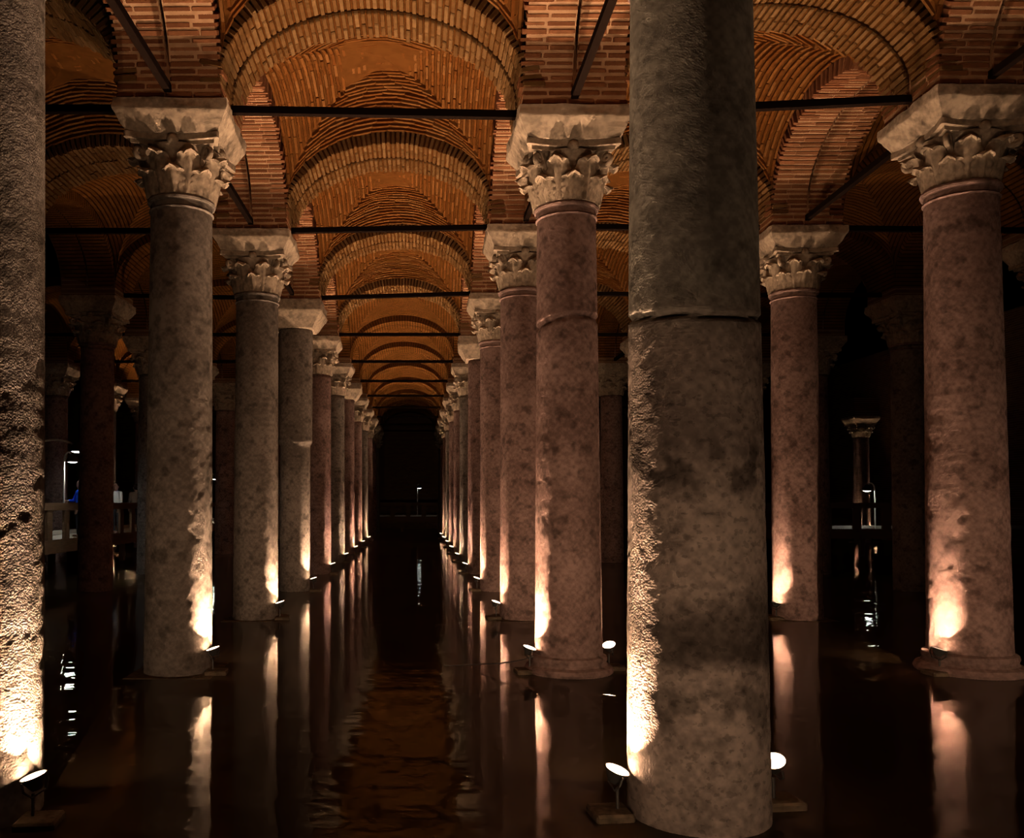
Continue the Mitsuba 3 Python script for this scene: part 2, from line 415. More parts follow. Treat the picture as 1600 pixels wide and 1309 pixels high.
def make_vault(corners, level, label, group=None, order=(0, 2, 3, 1)):
    a = thing('brick_vault', label, 'vault', group)
    S = vault_surface(*corners)
    nc, nt = (30, 29) if level < 3 else (12, 21)
    vs, fs, uvs = [], [], []
    base = 0
    for k in range(4):
        c = np.linspace(0, 1, nc) ; tt = np.sin(np.linspace(-1, 1, nt) * PI / 2)
        C, TT = np.meshgrid(c, tt, indexing='ij')
        p, q = sector(k, C, TT)
        P = S(p, q)
        up = np.array([0, 0, 1.0])
        rec = 0.055 if level < 3 else 0.0
        cov = np.clip((C - 0.62 + 0.35 * (meshkit.fbm(P * 1.7, 3, 8) - 0.5)) / 0.10, 0, 1)[..., None]      # old plaster over the crown
        front = P + up * (rec - (rec + 0.012) * cov if level < 3 else rec)
        back = front + up * 0.15
        al = np.concatenate([np.zeros((nc, 1)), np.cumsum(np.linalg.norm(np.diff(P, axis=1), axis=2), 1)], 1)
        UV = np.stack([C * 1.8, al], -1).reshape(-1, 2)
        for G, fl in ((front, False), (back, True)):
            fs.append(grid_faces(nc, nt, base, fl)); vs.append(G.reshape(-1, 3)); uvs.append(UV); base += nc * nt
        # the rim along the arch, so that the shell has a visible edge
        R = np.stack([front[0], back[0]]); fs.append(grid_faces(2, nt, base)); vs.append(R.reshape(-1, 3)); uvs.append(np.zeros((2 * nt, 2))); base += 2 * nt
    v, f = np.vstack(vs), np.vstack(fs)
    if level == 3:
        put(a, 'shell', mikit.ply((v, f), 'far_brick', True, uv=np.vstack(uvs)))
        return
    put(a, 'shell', mikit.ply((v, f), 'vault_plaster', True))
    Ms = []
    ncour = 20
    for k in order:
        for j in range(ncour):
            c = (j + 0.5) / ncour
            ts = np.linspace(-0.99, 0.99, 161)
            P = S(*sector(k, c * np.ones_like(ts), ts))
            P2 = S(*sector(k, (c + 0.01) * np.ones_like(ts), ts * (1 - c) / max(1 - c - 0.01, .01)))
            s = np.concatenate([[0], np.cumsum(np.linalg.norm(np.diff(P, axis=0), axis=1))])
            L = s[-1]
            x = -rng.uniform(0, .3)
            while x < L:
                l = rng.uniform(.27, .36)
                x0, x1 = max(x, 0), min(x + l, L)
                if x1 - x0 > .06:
                    mid = (x0 + x1) / 2
                    at = lambda Q, u: np.array([np.interp(u, s, Q[:, i]) for i in range(3)])
                    o = at(P, mid)
                    tg = unit(at(P, min(x1, L)) - at(P, x0))
                    cd = at(P2, mid) - o
                    cd = unit(cd - tg * (cd @ tg))
                    nn = np.cross(tg, cd); nn = nn if nn[2] < 0 else -nn
                    dp = 0.08
                    o = o + nn * (rng.uniform(0, .016) - dp / 2)
                    Ms.append((k, x1 - x0, frame(o, tg * (x1 - x0), cd * rng.uniform(.036, .046), nn * dp)))
                x += l + .008
    if level == 1:
        one = Ms[:298]; rest = Ms[298:]
        for _, _, M in one: put(a, 'brick', placed(rng.choice(BRICK_BSDF), M))
        if rest: put(a, 'brickwork', joined_bricks([M for _, _, M in rest]), kind='stuff')
    else:
        put(a, 'brickwork', joined_bricks([M for _, _, M in Ms]), kind='stuff')

# ------------------------------------------------------------------ columns
def shaft_mesh(r0, r1, z0, z1, na, dz, seed, amp=0.006, ledge=None, joint=None, flare=0.0):
    nz = max(8, int((z1 - z0) / dz))
    z = np.linspace(z0, z1, nz)
    a = np.arange(na) * 2 * PI / na
    t = np.clip((z - max(z0, 0)) / (z1 - max(z0, 0)), 0, 1)
    r = r0 + (r1 - r0) * t ** 1.15 + flare * np.exp(-np.maximum(z, 0) / 0.16)
    r = r - 0.06 * np.clip((-0.02 - z) / 0.3, 0, 1)
    Z, A = np.meshgrid(z, a, indexing='ij')
    R = np.repeat(r[:, None], na, 1)
    pts = np.stack([np.cos(A) * 0.42, np.sin(A) * 0.42, Z], -1)
    low = np.clip(1.5 - Z / 4.0, 0.4, 1.3)
    big = meshkit.fbm(pts * 3.0, 3, seed) - 0.5
    fine = meshkit.fbm(pts * 14.0, 3, seed + 11) - 0.5
    pit = np.maximum(meshkit.fbm(pts * 9.0, 2, seed + 23) - 0.62, 0)
    R = R + (big * 0.9 + fine * 0.55) * amp * low - pit * 0.02 * low
    if ledge:                     # the upper drum stands out a little above the lower one
        R = np.where(Z < ledge, R - 0.045, R)
    if joint:                     # a crack between two drums
        zz = joint[0] + joint[1] * np.cos(A - joint[2]) + (meshkit.fbm(pts * 2.2, 2, seed + 40) - 0.5) * 0.06
        R = R - 0.05 * np.exp(-((Z - zz) / joint[3]) ** 2)
    v = np.stack([R * np.cos(A), R * np.sin(A), Z], -1).reshape(-1, 3)
    i, j = np.meshgrid(np.arange(nz - 1), np.arange(na), indexing='ij')
    q = np.stack([i * na + j, i * na + (j + 1) % na, (i + 1) * na + (j + 1) % na, (i + 1) * na + j], -1).reshape(-1, 4)
    f = [q[:, [0, 1, 2]], q[:, [0, 2, 3]]]
    n = len(v); v = np.vstack([v, [[0, 0, z0], [0, 0, z1]]]); j = np.arange(na); o = (nz - 1) * na
    f += [np.stack([j * 0 + n, (j + 1) % na, j], 1), np.stack([j * 0 + n + 1, o + j, o + (j + 1) % na], 1)]
    return trimesh.Trimesh(v, np.vstack(f), process=False)

def leaf_mesh(h, w, r0, lean, curl):
    ns, nt = 15, 11
    s = np.linspace(0, 1, ns)[:, None]; t = np.linspace(-1, 1, nt)[None]
    k = np.clip((s - 0.62) / 0.38, 0, 1)
    ang = k * 2.5
    r = r0 + lean * np.minimum(s, .62) / .62 + curl * (1 - np.cos(ang))
    z = h * np.minimum(s, 0.62) / 0.74 + curl * 1.1 * np.sin(ang)
    wd = w / 2 * (0.78 + 0.34 * np.sin(PI * s)) * (1 - 0.42 * s ** 3) * (0.80 + 0.22 * np.abs(np.sin(4.5 * PI * s)))
    Y = wd * t
    R = r - 0.045 * t ** 2 * (1 - 0.4 * k) + 0.014 * np.exp(-(t / 0.16) ** 2) + 0.008 * np.cos(3 * PI * t) + 0 * s
    Z = z - 0.03 * t ** 2 * (0.4 + s) + 0 * t
    Y = Y + 0 * R
    front = np.stack([R, Y, Z], -1)
    back = np.stack([R - 0.035, Y * 0.94, Z - 0.016 * k], -1)
    return slab(front, back)

def scroll_mesh():
    a = np.linspace(0, 3.4 * PI, 34)
    rr = 0.115 * np.exp(-0.16 * a)
    path = np.stack([0.585 + rr * np.cos(a + PI / 2), 0 * a, 0.50 + rr * np.sin(a + PI / 2)], 1)
    stem = np.stack([np.linspace(0.40, 0.575, 8), np.zeros(8), 0.28 + 0.335 * np.linspace(0, 1, 8) ** 0.7], 1)
    path = np.vstack([stem, path])
    return tube(path, np.concatenate([np.full(8, .034), np.linspace(.036, .026, 34)]), 8)

def abacus_mesh():
    pts = []
    for k in range(4):
        a = k * PI / 2
        for u in np.linspace(-1, 1, 13):
            x, y = 0.535 - 0.085 * (1 - u * u), u * 0.535
            pts.append((x * math.cos(a) - y * math.sin(a), x * math.sin(a) + y * math.cos(a)))
    P = Polygon(pts)
    parts = []
    for d, z0, z1 in ((-.025, 0.585, 0.63), (0.03, 0.63, 0.70)):
        m = trimesh.creation.extrude_polygon(P.buffer(d), z1 - z0, engine='earcut'); m.apply_translation([0, 0, z0]); parts.append(m)
    boss = trimesh.creation.icosphere(1, 0.075)
    for k in range(4):
        b = boss.copy(); b.apply_translation([0.47 * math.cos(k * PI / 2), 0.47 * math.sin(k * PI / 2), 0.635]); parts.append(b)
    return trimesh.util.concatenate(parts)

def impost_mesh(seed, h=0.35, w0=0.53, w1=0.67):
    n = 14
    m = trimesh.creation.box(extents=[2, 2, 1]); 
    m = m.subdivide_to_size(0.17)
    v = m.vertices.copy()
    t = np.clip(v[:, 2] + 0.5, 0, 1)
    w = w0 + (w1 - w0) * np.minimum(t / 0.62, 1) ** 0.9
    out = np.stack([v[:, 0] * w, v[:, 1] * w, t * h], 1)
    nz = meshkit.fbm(out * 6 + seed, 3, seed) - 0.5
    ctr = np.array([0, 0, h / 2]); d = out - ctr; d[:, 2] *= 0.2
    out = out + d * (nz[:, None] * 0.09)
    return trimesh.Trimesh(out, m.faces, process=False)

BELL = lathe([(0.0, 0.0), (0.375, 0.0), (0.385, 0.06), (0.375, 0.2), (0.385, 0.36), (0.43, 0.48), (0.50, 0.575), (0.50, 0.60), (0, 0.60)], 28)
LOW_LEAF = leaf_mesh(0.27, 0.33, 0.400, 0.060, 0.068)
HIGH_LEAF = leaf_mesh(0.47, 0.33, 0.405, 0.085, 0.085)
SCROLL, ABACUS = scroll_mesh(), abacus_mesh()
RING = lathe([(0.0, -0.04), (0.40, -0.04), (0.435, -0.025), (0.445, 0.0), (0.435, 0.025), (0.40, 0.04), (0.0, 0.04)], 40)
FILLET = lathe([(0.0, -0.02), (0.40, -0.02), (0.424, 0.0), (0.40, 0.02), (0.0, 0.02)], 40)

def rotated(m, a, M=None):
    c = m.copy(); c.apply_transform(move(rot=a)); return c
def flat_far(m):
    return m
JOINED = trimesh.util.concatenate([BELL] + [rotated(LOW_LEAF, k * PI / 4) for k in range(8)] + [rotated(HIGH_LEAF, (k + .5) * PI / 4) for k in range(8)] + [rotated(SCROLL, (k + .5) * PI / 2) for k in range(4)])
P_BELL, P_LOW, P_HIGH = (mikit.ply(m, 'pale_stone', 40) for m in (BELL, LOW_LEAF, HIGH_LEAF))
P_SCROLL, P_ABACUS = (mikit.ply(m, 'pale_stone', 40) for m in (SCROLL, ABACUS))
P_RING, P_FILLET = (mikit.ply(m, 'brown_stone', 40) for m in (RING, FILLET))
P_JOINED = mikit.ply(JOINED, 'pale_stone', 40)
P_IMPOST = [mikit.ply(impost_mesh(s), 'pale_stone', 50) for s in range(4)]
P_IMPOST_BIG = mikit.ply(impost_mesh(9, 0.62, 0.44, 0.67), 'pale_stone', 50)
BASE_LATHE = lathe([(0.0, 0.0), (0.56, 0.0), (0.585, 0.05), (0.56, 0.10), (0.50, 0.125), (0.485, 0.16), (0.50, 0.19), (0.49, 0.235), (0.44, 0.26), (0.43, 0.30), (0, 0.30)], 40)
PLINTH = chamfer_box(1.28, 1.28, 0.55, 0.04)
P_BASE, P_PLINTH = mikit.ply(BASE_LATHE, 'brown_stone', 40), mikit.ply(PLINTH, 'wet_stone')
PLAIN_SHAFTS = [mikit.ply(shaft_mesh(0.40, 0.375, -0.6, 5.8, 40, 0.12, 100 + k, 0.005), m, True) for k, m in enumerate(['grey_stone', 'brown_stone', 'brown_stone'])]

SHAFTS = {   # row, n: r bottom, r top, angular steps, dz, bsdf, extra
    ('R', 0): (0.462, 0.398, 200, 0.022, 'great_stone', dict(amp=0.007, joint=(3.30, -0.045, -1.2, 0.012))),
    ('L', 0): (0.470, 0.41, 160, 0.026, 'grey_stone', dict(amp=0.009)),
    ('L', 1): (0.408, 0.372, 110, 0.035, 'grey_stone', dict(amp=0.009)),
    ('R', 1): (0.412, 0.362, 110, 0.035, 'brown_stone', dict(amp=0.009, joint=(4.28, 0.05, -0.6, 0.02), flare=0.03)),
    ('RR', 1): (0.462, 0.405, 110, 0.035, 'brown_stone', dict(amp=0.008, flare=0.02)),
    ('L', 2): (0.400, 0.375, 72, 0.05, 'grey_stone', dict(amp=0.009)),
    ('R', 2): (0.420, 0.395, 72, 0.05, 'brown_stone', dict(amp=0.005)),
    ('RR', 2): (0.425, 0.385, 72, 0.05, 'brown_stone', dict(amp=0.007)),
    ('L', 3): (0.400, 0.40, 64, 0.06, 'grey_stone', dict(amp=0.006, ledge=3.45)),
    ('R', 3): (0.40, 0.38, 64, 0.06, 'brown_stone', dict(amp=0.006)),
}
LOOK = {
    ('FAR', 8): 'lone distant column glowing red between the dark columns beyond the right walkway',
    ('R', 0): 'huge weathered grey stone column in the foreground, cracked across its upper drum',
    ('L', 0): 'rough stone column cut off by the left edge of the photo, glaring floodlight below',
    ('L', 1): 'tall grey column with carved leafy capital, nearest whole one on the left',
    ('R', 1): 'purple-brown column with leafy capital just left of the huge foreground column',
    ('RR', 1): 'broad brown column with leafy capital near the right edge of the photo',
    ('L', 2): 'grey leafy-capital column just right of the nearest whole left column',
    ('R', 2): 'smooth orange-brown column half hidden behind the purple-brown one',
    ('RR', 2): 'brown leafy-capital column just right of the huge foreground column',
    ('L', 3): 'dark plain-topped column with a ledge on its shaft, left of the aisle',
}
PLAIN = {('L', 3), ('R', 4), ('L', 6)}
WITH_BASE = {('R', 1), ('RR', 1)}

def make_column(row, n):
    x, y, zs = node(row, n)
    lab = LOOK.get((row, n)) or f'dim stone column, {ORD[max(n, 0)]} from the front in {ROW_SAY[row]}'
    if n < 0: lab = f'stone column beside the walkway behind the camera in {ROW_SAY[row]}'
    col = thing('stone_column', lab, 'column', 'cistern columns', 'thing')
    plain = (row, n) in PLAIN
    ztop = zs - (0.60 if plain else 1.05)
    if (row, n) in SHAFTS:
        r0, r1, na, dz, mat, more = SHAFTS[(row, n)]
        m = shaft_mesh(r0, r1, -0.6, ztop, na, dz, hash((len(row), n)) % 997 + 3, **more)
        m.apply_translation([x, y, 0])
        put(col, 'shaft', mikit.ply(m, mat, True))
        rt = r1
    else:
        sh = PLAIN_SHAFTS[(n + len(row)) % 3]
        put(col, 'shaft', placed(sh, frame([x, y, -0.6 + 0.6 * (ztop + .6) / 6.4], [1, 0, 0], [0, 1, 0], [0, 0, (ztop + .6) / 6.4])))
        rt = 0.375
    turn = {('RR', 1): 0.0}.get((row, n), rng.uniform(-.03, .03))
    if (row, n) in WITH_BASE:
        put(col, 'base', placed(P_BASE, move(x, y, -0.02, 0, r0 / 0.44)))
        put(col, 'plinth', placed(P_PLINTH, move(x, y, -0.30, 0.04)))
    elif (row, n) in {('L', 1), ('L', 2), ('RR', 2), ('R', 2)}:
        put(col, 'plinth', placed(P_PLINTH, frame([x, y, -0.27], [.85, 0, 0], [0, .85, 0], [0, 0, 1])))
    if plain:
        put(col, 'impost_block', placed(P_IMPOST_BIG, move(x, y, zs - 0.62, turn)), 'plain tapered stone block')
        return
    zc = zs - 1.05
    if n <= 3:
        k = rt / 0.40
        stone = {'bsdf': {'type': 'ref', 'id': 'grey_stone'}} if row == 'L' else {}
        put(col, 'neck_ring', placed({**P_RING, **stone}, move(x, y, zc - 0.01, 0, k)))
        put(col, 'neck_ring', placed({**P_FILLET, **stone}, move(x, y, zc - 0.13, 0, k)))
    big = (row, n) in {('L', 1), ('R', 1), ('RR', 1), ('L', 2), ('R', 2), ('RR', 2), ('R', 3)}
    s = 1.0
    if big:
        cap = put(col, 'capital', placed(P_BELL, move(x, y, zc, 0, s)), 'carved leafy capital')
        for k in range(8): put(cap, 'leaf', placed(P_LOW, move(x, y, zc + .02, turn + k * PI / 4, s)))
        for k in range(8): put(cap, 'leaf', placed(P_HIGH, move(x, y, zc + .02, turn + (k + .5) * PI / 4, s)))
        for k in range(4): put(cap, 'scroll', placed(P_SCROLL, move(x, y, zc, turn + (k + .5) * PI / 2, s)))
    else:
        put(col, 'capital', placed(P_JOINED, move(x, y, zc, turn, s)), 'carved leafy capital')
    put(col, 'abacus', placed(P_ABACUS, move(x, y, zc, turn, s)))
    put(col, 'impost_block', placed(P_IMPOST[(n + len(row)) % 4], move(x, y, zs - 0.35, turn)))

ALL = [(row, n) for row in SPAN for n in range(SPAN[row][0], SPAN[row][1] + 1)]
for row, n in ALL:
    make_column(row, n)

def level_of(row, n):
    if n <= 1 and row in ('L', 'R', 'RR'): return 1
    if n <= 4 and row in ('L', 'R', 'RR', 'LL'): return 2
    return 3
for row, n in ALL:
    make_pier(row, n, 1 if (row, n) in {('L', 1), ('R', 1), ('RR', 1), ('L', 2), ('R', 2)} else (2 if n <= 3 and n > 0 and row in ('L', 'R', 'RR') else 3),
              f'square brick pier above the {say_node(row, n)}', 'brick piers on the columns')

ROWS = ['LLL', 'LL', 'L', 'R', 'RR', 'RRR']
AISLE = {('L', 'R'): 'the central aisle', ('R', 'RR'): 'the aisle right of centre', ('LL', 'L'): 'the aisle left of centre', ('RR', 'RRR'): 'the far right aisle', ('LLL', 'LL'): 'the far left aisle'}
for a, b in zip(ROWS[:-1], ROWS[1:]):
    for n in range(0, 12):
        if has(a, n) and has(b, n):
            lv = 1 if (n == 1 and a in ('L', 'R')) or (n == 2 and a == 'L') else (2 if (n <= 4 and a in ('L', 'R')) or (n <= 2 and a == 'LL') else 3)
            make_arch(node(a, n), node(b, n), lv, f'round brick arch across {AISLE[a, b]}, on its {ORD[n]} pair of columns', 'arches across the aisles')
for row in ROWS:
    for n in range(-1, 11):
        if has(row, n) and has(row, n + 1):
            lv = 1 if n == 0 and row in ('L', 'R', 'RR') else (2 if 1 <= n <= 3 and row in ('L', 'R', 'RR') else 3)
            who = f'{ORD[n + 1]} column'
            make_arch(node(row, n), node(row, n + 1), lv, f'lengthwise brick arch whose far end rests on the {who}, {ROW_SAY[row]}' if n >= 0 else f'lengthwise brick arch above the camera in {ROW_SAY[row]}', 'arches along the rows', along=True)
for a, b in zip(ROWS[:-1], ROWS[1:]):
    for n in range(0, 11):
        if has(a, n) and has(b, n) and has(a, n + 1) and has(b, n + 1):
            lv = 1 if n == 1 and a in ('L', 'R') else (2 if (n <= 3 and a in ('L', 'R')) or (n == 1 and a == 'LL') else 3)
            make_vault((node(a, n), node(b, n), node(a, n + 1), node(b, n + 1)), lv,
                       f'ribbed brick vault over {AISLE[a, b]} behind its {ORD[n]} pair of columns', 'brick vaults', order=(0, 2, 3, 1) if a == 'L' else (0, 2, 1, 3))

# ------------------------------------------------------------------ iron tie rods
ROD = mikit.ply(chamfer_box(1, 1, 1, 0.02), 'iron')
def make_rod(A, B, label, dz=0.16):
    A, B = A + [0, 0, dz], B + [0, 0, dz]
    e = unit(B - A); A, B = A + e * (HALF - .12), B - e * (HALF - .12)
    lat = unit(np.cross([0, 0, 1.0], e)); up = np.cross(e, lat)
    key = thing('tie_rod', label, 'tie rod', 'iron tie rods')
    scene[key] = placed(ROD, frame((A + B) / 2, e * np.linalg.norm(B - A), lat * 0.085, up * 0.092))
for a, b in zip(ROWS[:-1], ROWS[1:]):
    for n in range(0, 12):
        if has(a, n) and has(b, n):
            make_rod(node(a, n), node(b, n), f'dark iron tie rod across {AISLE[a, b]} between its {ORD[n]} pair of columns')
for row in ROWS:
    for n in range(-1, 6):
        if has(row, n) and has(row, n + 1) and row in ('L', 'R', 'RR'):
            make_rod(node(row, n), node(row, n + 1), f'dark lengthwise tie rod ending at the {ORD[n + 1]} column, {ROW_SAY[row]}', 0.13)

# ------------------------------------------------------------------ floodlights at the feet of the columns
HOUSING = lathe([(0.0, -0.085), (0.035, -0.085), (0.05, -0.06), (0.078, -0.012), (0.086, -0.004), (0.086, 0.006), (0.079, 0.006), (0.079, -0.002), (0.0, -0.002)], 28)
LENS = trimesh.Trimesh(np.vstack([[[0, 0, 0]], [[0.079 * math.cos(k * PI / 14), 0.079 * math.sin(k * PI / 14), 0] for k in range(28)]]), [[0, 1 + k, 1 + (k + 1) % 28] for k in range(28)], process=False)
BLOCK = chamfer_box(0.26, 0.26, 0.30, 0.015)
P_HOUSING, P_BLOCK = mikit.ply(HOUSING, 'black_metal', 40), mikit.ply(BLOCK, 'wet_stone')
P_LENS = mikit.ply(LENS, 'lens_glass')
P_YOKE = mikit.ply(tube([[0, -.10, .0], [0, -.105, -.06], [0, -.06, -.115], [0, .06, -.115], [0, .105, -.06], [0, .10, .0]], .008, 6), 'black_metal', 40)
P_POLE = mikit.ply(trimesh.creation.cylinder(0.011, 0.16, sections=10), 'black_metal', 40)

def radius(row, n):
    return SHAFTS[(row, n)][0] if (row, n) in SHAFTS else 0.40

def floodlight(row, n, ang, label, power=1.0, gap=0.095, tilt=18, weight=1.0, h=0.30, roll=0.18, out=0.15):
    c = node(row, n)
    g = radius(row, n) + gap
    d = np.array([math.cos(math.radians(ang)), math.sin(math.radians(ang)), 0.0])
    o = np.array([c[0], c[1], h]) + d * g
    t = math.radians(tilt)
    nz = unit(-d * math.sin(t) + np.array([0, 0, math.cos(t)]) + np.array([0, -roll, 0]))
    nx = unit(d - nz * (d @ nz)); ny = np.cross(nz, nx)
    L = thing('floodlight', label, 'floodlight', 'floodlights at the column feet')
    F = frame(o, nx, ny, nz)
    put(L, 'housing', placed(P_HOUSING, F))
    put(L, 'lens', {**placed(P_LENS, F), 'emitter': {'type': 'area', 'radiance': {'type': 'rgb', 'value': (LAMP_RGB * 95 * UNIT_LIGHT * power).tolist()}, 'sampling_weight': 0.2 * weight}}, 'glowing white lens')
    put(L, 'yoke', placed(P_YOKE, F))
    put(L, 'pole', placed(P_POLE, frame([o[0], o[1], h - 0.19], [1, 0, 0], [0, 1, 0], [0, 0, 1])))
    put(L, 'block', placed(P_BLOCK, move(o[0] + d[0] * .05, o[1] + d[1] * .05, -0.10, 0.1)), 'stone block in the water')
    aim = unit(np.array([0, -0.13, 1.0]) + d * out)
    q = o + nz * 0.012
    scene[f'beam_{len(scene)}'] = {'type': 'spot', 'to_world': T().look_at(origin=q.tolist(), target=(q + aim).tolist(), up=[0.1, 1, 0.05]),
        'intensity': {'type': 'rgb', 'value': (LAMP_RGB * LAMP_POWER * power).tolist()}, 'cutoff_angle': 50.0, 'beam_width': 6.0, 'sampling_weight': weight}
    if 0 <= n <= 2:                # what the lens throws low along the aisle, onto the next column
        low = unit(np.array([0.0, 0.97, 0.26]) + d * 0.06)
        scene[f'beam_{len(scene)}'] = {'type': 'spot', 'to_world': T().look_at(origin=(q + [0, 0, 0.09]).tolist(), target=(q + [0, 0, 0.09] + low).tolist(), up=[0.1, 0.05, 1]),
            'intensity': {'type': 'rgb', 'value': (LAMP_RGB * LAMP_POWER * power * SPILL * (6.0 if (row, n) == ('RR', 0) else 2.4 if row == 'RR' else 1.0)).tolist()}, 'cutoff_angle': 46.0, 'beam_width': 12.0, 'sampling_weight': 0.6 * weight}

FL = {'L': (-21, 'right'), 'R': (193, 'left'), 'RR': (216, 'left'), 'LLL': (-20, 'right'), 'LL': (200, 'left')}
for n in range(-1, 10):
    for row in ('L', 'R'):
        if n == 9 and row == 'L': continue
        w = 2.5 if 0 <= n <= 1 else 1.2 if n <= 3 else 0.4
        floodlight(row, n, 187 if (row, n) == ('R', 0) else FL[row][0], f'floodlight at the {FL[row][1]} foot of {say_node(row, n)}' if n < 0 else f'floodlight at the {FL[row][1]} foot of the {say_node(row, n)}', 1.25 if (row, n) == ('R', 1) else 1.0 if 0 <= n <= 1 else 0.06 if n < 0 else 0.75, weight=w)
for n in range(0, 6):
    if n < 4: floodlight('RR', n, 204, f'glowing floodlight at the left foot of the {say_node("RR", n)}', 0.25 if n == 0 else 0.6, weight=1.0, gap=0.09, out=0.20)
for n, ang in ((0, 13), (1, 10), (2, 15), (3, 15)):
    floodlight('R', n, ang, f'glowing floodlight at the right foot of the {say_node("R", n)}', 0.55, weight=0.8, roll=0.36, gap=0.115)
for ang, side in ((200, 'left'), (-30, 'right')):
    floodlight('FAR', 8, ang, f'floodlight at the {side} foot of the lone distant red-lit column', 0.22, weight=0.15, gap=0.2)
for n in (6, 7, 8):
    floodlight('LLL', n, -20, f'far floodlight at the right foot of the {say_node("LLL", n)}', 1.0, weight=0.35)

def flood_at(o, target, label, power, cutoff=50.0, beam=8.0, weight=1.5):
    o = np.array(o, float); aim = unit(np.array(target) - o)
    nx = unit(np.cross([0, 0, 1.0], aim)); ny = np.cross(aim, nx)
    L = thing('floodlight', label, 'floodlight', 'floodlights at the column feet')
    F = frame(o, nx, ny, aim)
    put(L, 'housing', placed(P_HOUSING, F))
    put(L, 'lens', {**placed(P_LENS, F), 'emitter': {'type': 'area', 'radiance': {'type': 'rgb', 'value': [3.0 * UNIT_LIGHT, 2.3 * UNIT_LIGHT, 2.5 * UNIT_LIGHT]}, 'sampling_weight': 0.02}}, 'glowing white lens')
    put(L, 'pole', placed(P_POLE, frame([o[0], o[1], o[2] - 0.14], [1, 0, 0], [0, 1, 0], [0, 0, 1])))
    put(L, 'block', placed(P_BLOCK, move(o[0], o[1], o[2] - 0.36, 0.1)), 'stone block in the water')
    scene[f'beam_{len(scene)}'] = {'type': 'spot', 'to_world': T().look_at(origin=(o + aim * .012).tolist(), target=(o + aim).tolist(), up=[0.1, 0.05, 1]),
        'intensity': {'type': 'rgb', 'value': (LAMP_RGB * power * UNIT_LIGHT).tolist()}, 'cutoff_angle': cutoff, 'beam_width': beam, 'sampling_weight': weight}
flood_at((0.95, 1.6, 0.26), (1.85, 5.4, 1.25), 'low floodlight in the water before the walkway, aimed at the huge foreground column', 24.0)

# ------------------------------------------------------------------ walkways
DECK = 1.02
def make_walkway(x0, y0, x1, y1, width, side, label, gap=1.10, light=True):
    """A deck from (x0, y0) to (x1, y1); its railing of boards stands on the near edge."""
    d = np.array([x1 - x0, y1 - y0, 0.0]); L = np.linalg.norm(d); e = d / L
    w = np.array([e[1], -e[0], 0.0]) * side
    k = thing('walkway', label, 'walkway')
    M = lambda a0, a1, b0, b1, z0, z1: placed(UNIT, frame(np.array([x0, y0, (z0 + z1) / 2]) + e * (a0 + a1) / 2 + w * (b0 + b1) / 2, e * (a1 - a0), w * (b1 - b0), np.array([0, 0, z1 - z0])))
    put(k, 'deck', {**M(0, L, 0, width, DECK - 0.12, DECK), 'bsdf': {'type': 'ref', 'id': 'concrete'}})
    put(k, 'kerb', {**M(0, L, width - 0.12, width, DECK, DECK + 0.14), 'bsdf': {'type': 'ref', 'id': 'concrete'}})
    put(k, 'edge_beam', {**M(0, L, -0.06, 0, DECK - 0.30, DECK + 0.06), 'bsdf': {'type': 'ref', 'id': 'wood'}})
    r = put(k, 'railing', {**M(0, L, -0.10, 0.06, DECK + 0.84, DECK + 1.04), 'bsdf': {'type': 'ref', 'id': 'wood'}}, 'dark wooden railing')
    for i in range(int(L / gap)):
        a = (i + 0.5) * gap
        put(r, 'post', {**M(a - .16, a + .16, -0.07, 0, DECK + 0.06, DECK + 0.84), 'bsdf': {'type': 'ref', 'id': 'wood'}})
    for i in range(int(L / 3.0)):
        a = (i + 0.5) * 3.0
        put(k, 'support', {**M(a - .08, a + .08, width * .4, width * .4 + .16, -0.6, DECK - 0.12), 'bsdf': {'type': 'ref', 'id': 'wood'}})
    return k
UNIT = mikit.ply(chamfer_box(1, 1, 1, 0.01))
make_walkway(-9.6, 17.5, -9.6, 52, 2.2, -1, 'raised visitor walkway with board railing between the far left columns')
make_walkway(12.6, 32.2, 24.5, 32.2, 2.0, -1, 'raised walkway with board railing seen between the far right columns')
make_walkway(-5.5, 60.5, 4.5, 60.5, 1.8, -1, 'distant walkway railing closing the end of the central aisle')

HEAD_IN = lathe([(0.0, 0.0), (0.13, 0.0), (0.13, 0.012), (0.0, 0.012)], 20)
SHADE = lathe([(0.19, 0.0), (0.20, 0.0), (0.17, 0.10), (0.10, 0.20), (0.045, 0.25), (0.0, 0.26), (0.0, 0.24), (0.04, 0.23), (0.09, 0.185), (0.16, 0.09)], 24)
BULB = lathe([(0.0, -0.05), (0.06, -0.046), (0.11, -0.032), (0.145, -0.010), (0.15, 0.0), (0.15, 0.012), (0.0, 0.012)], 24)
P_SHADE, P_BULB = mikit.ply(SHADE, 'black_metal', 40), mikit.ply(BULB, 'lens_glass')

def lamp_post(x, y, reach, top, label, bright=1.0, weight=0.6):
    """A walkway lamp: pole, bent arm and a dark shade over a bright disc."""
    k = thing('lamp_post', label, 'lamp post', 'walkway lamp posts')
    sg = 1 if reach > 0 else -1
    P = [[x, y, z] for z in np.linspace(DECK, top - 0.12, 9)] + [[x + reach * (1 - math.cos(a)) / 1.0 * .5, y, top - 0.12 + 0.32 * math.sin(a)] for a in np.linspace(0.15, PI * 0.93, 14)]
    put(k, 'pole', mikit.ply(tube(P, 0.028, 8), 'pale_metal', 40))
    hx = P[-1][0]
    put(k, 'shade', placed(P_SHADE, move(hx, y, top - 0.10)))
    put(k, 'bulb', {**placed(P_BULB, move(hx, y, top - 0.085)), 'emitter': {'type': 'area', 'radiance': {'type': 'rgb', 'value': [120 * bright * UNIT_LIGHT, 124 * bright * UNIT_LIGHT, 112 * bright * UNIT_LIGHT]}, 'sampling_weight': weight}}, 'bright white disc under the shade')
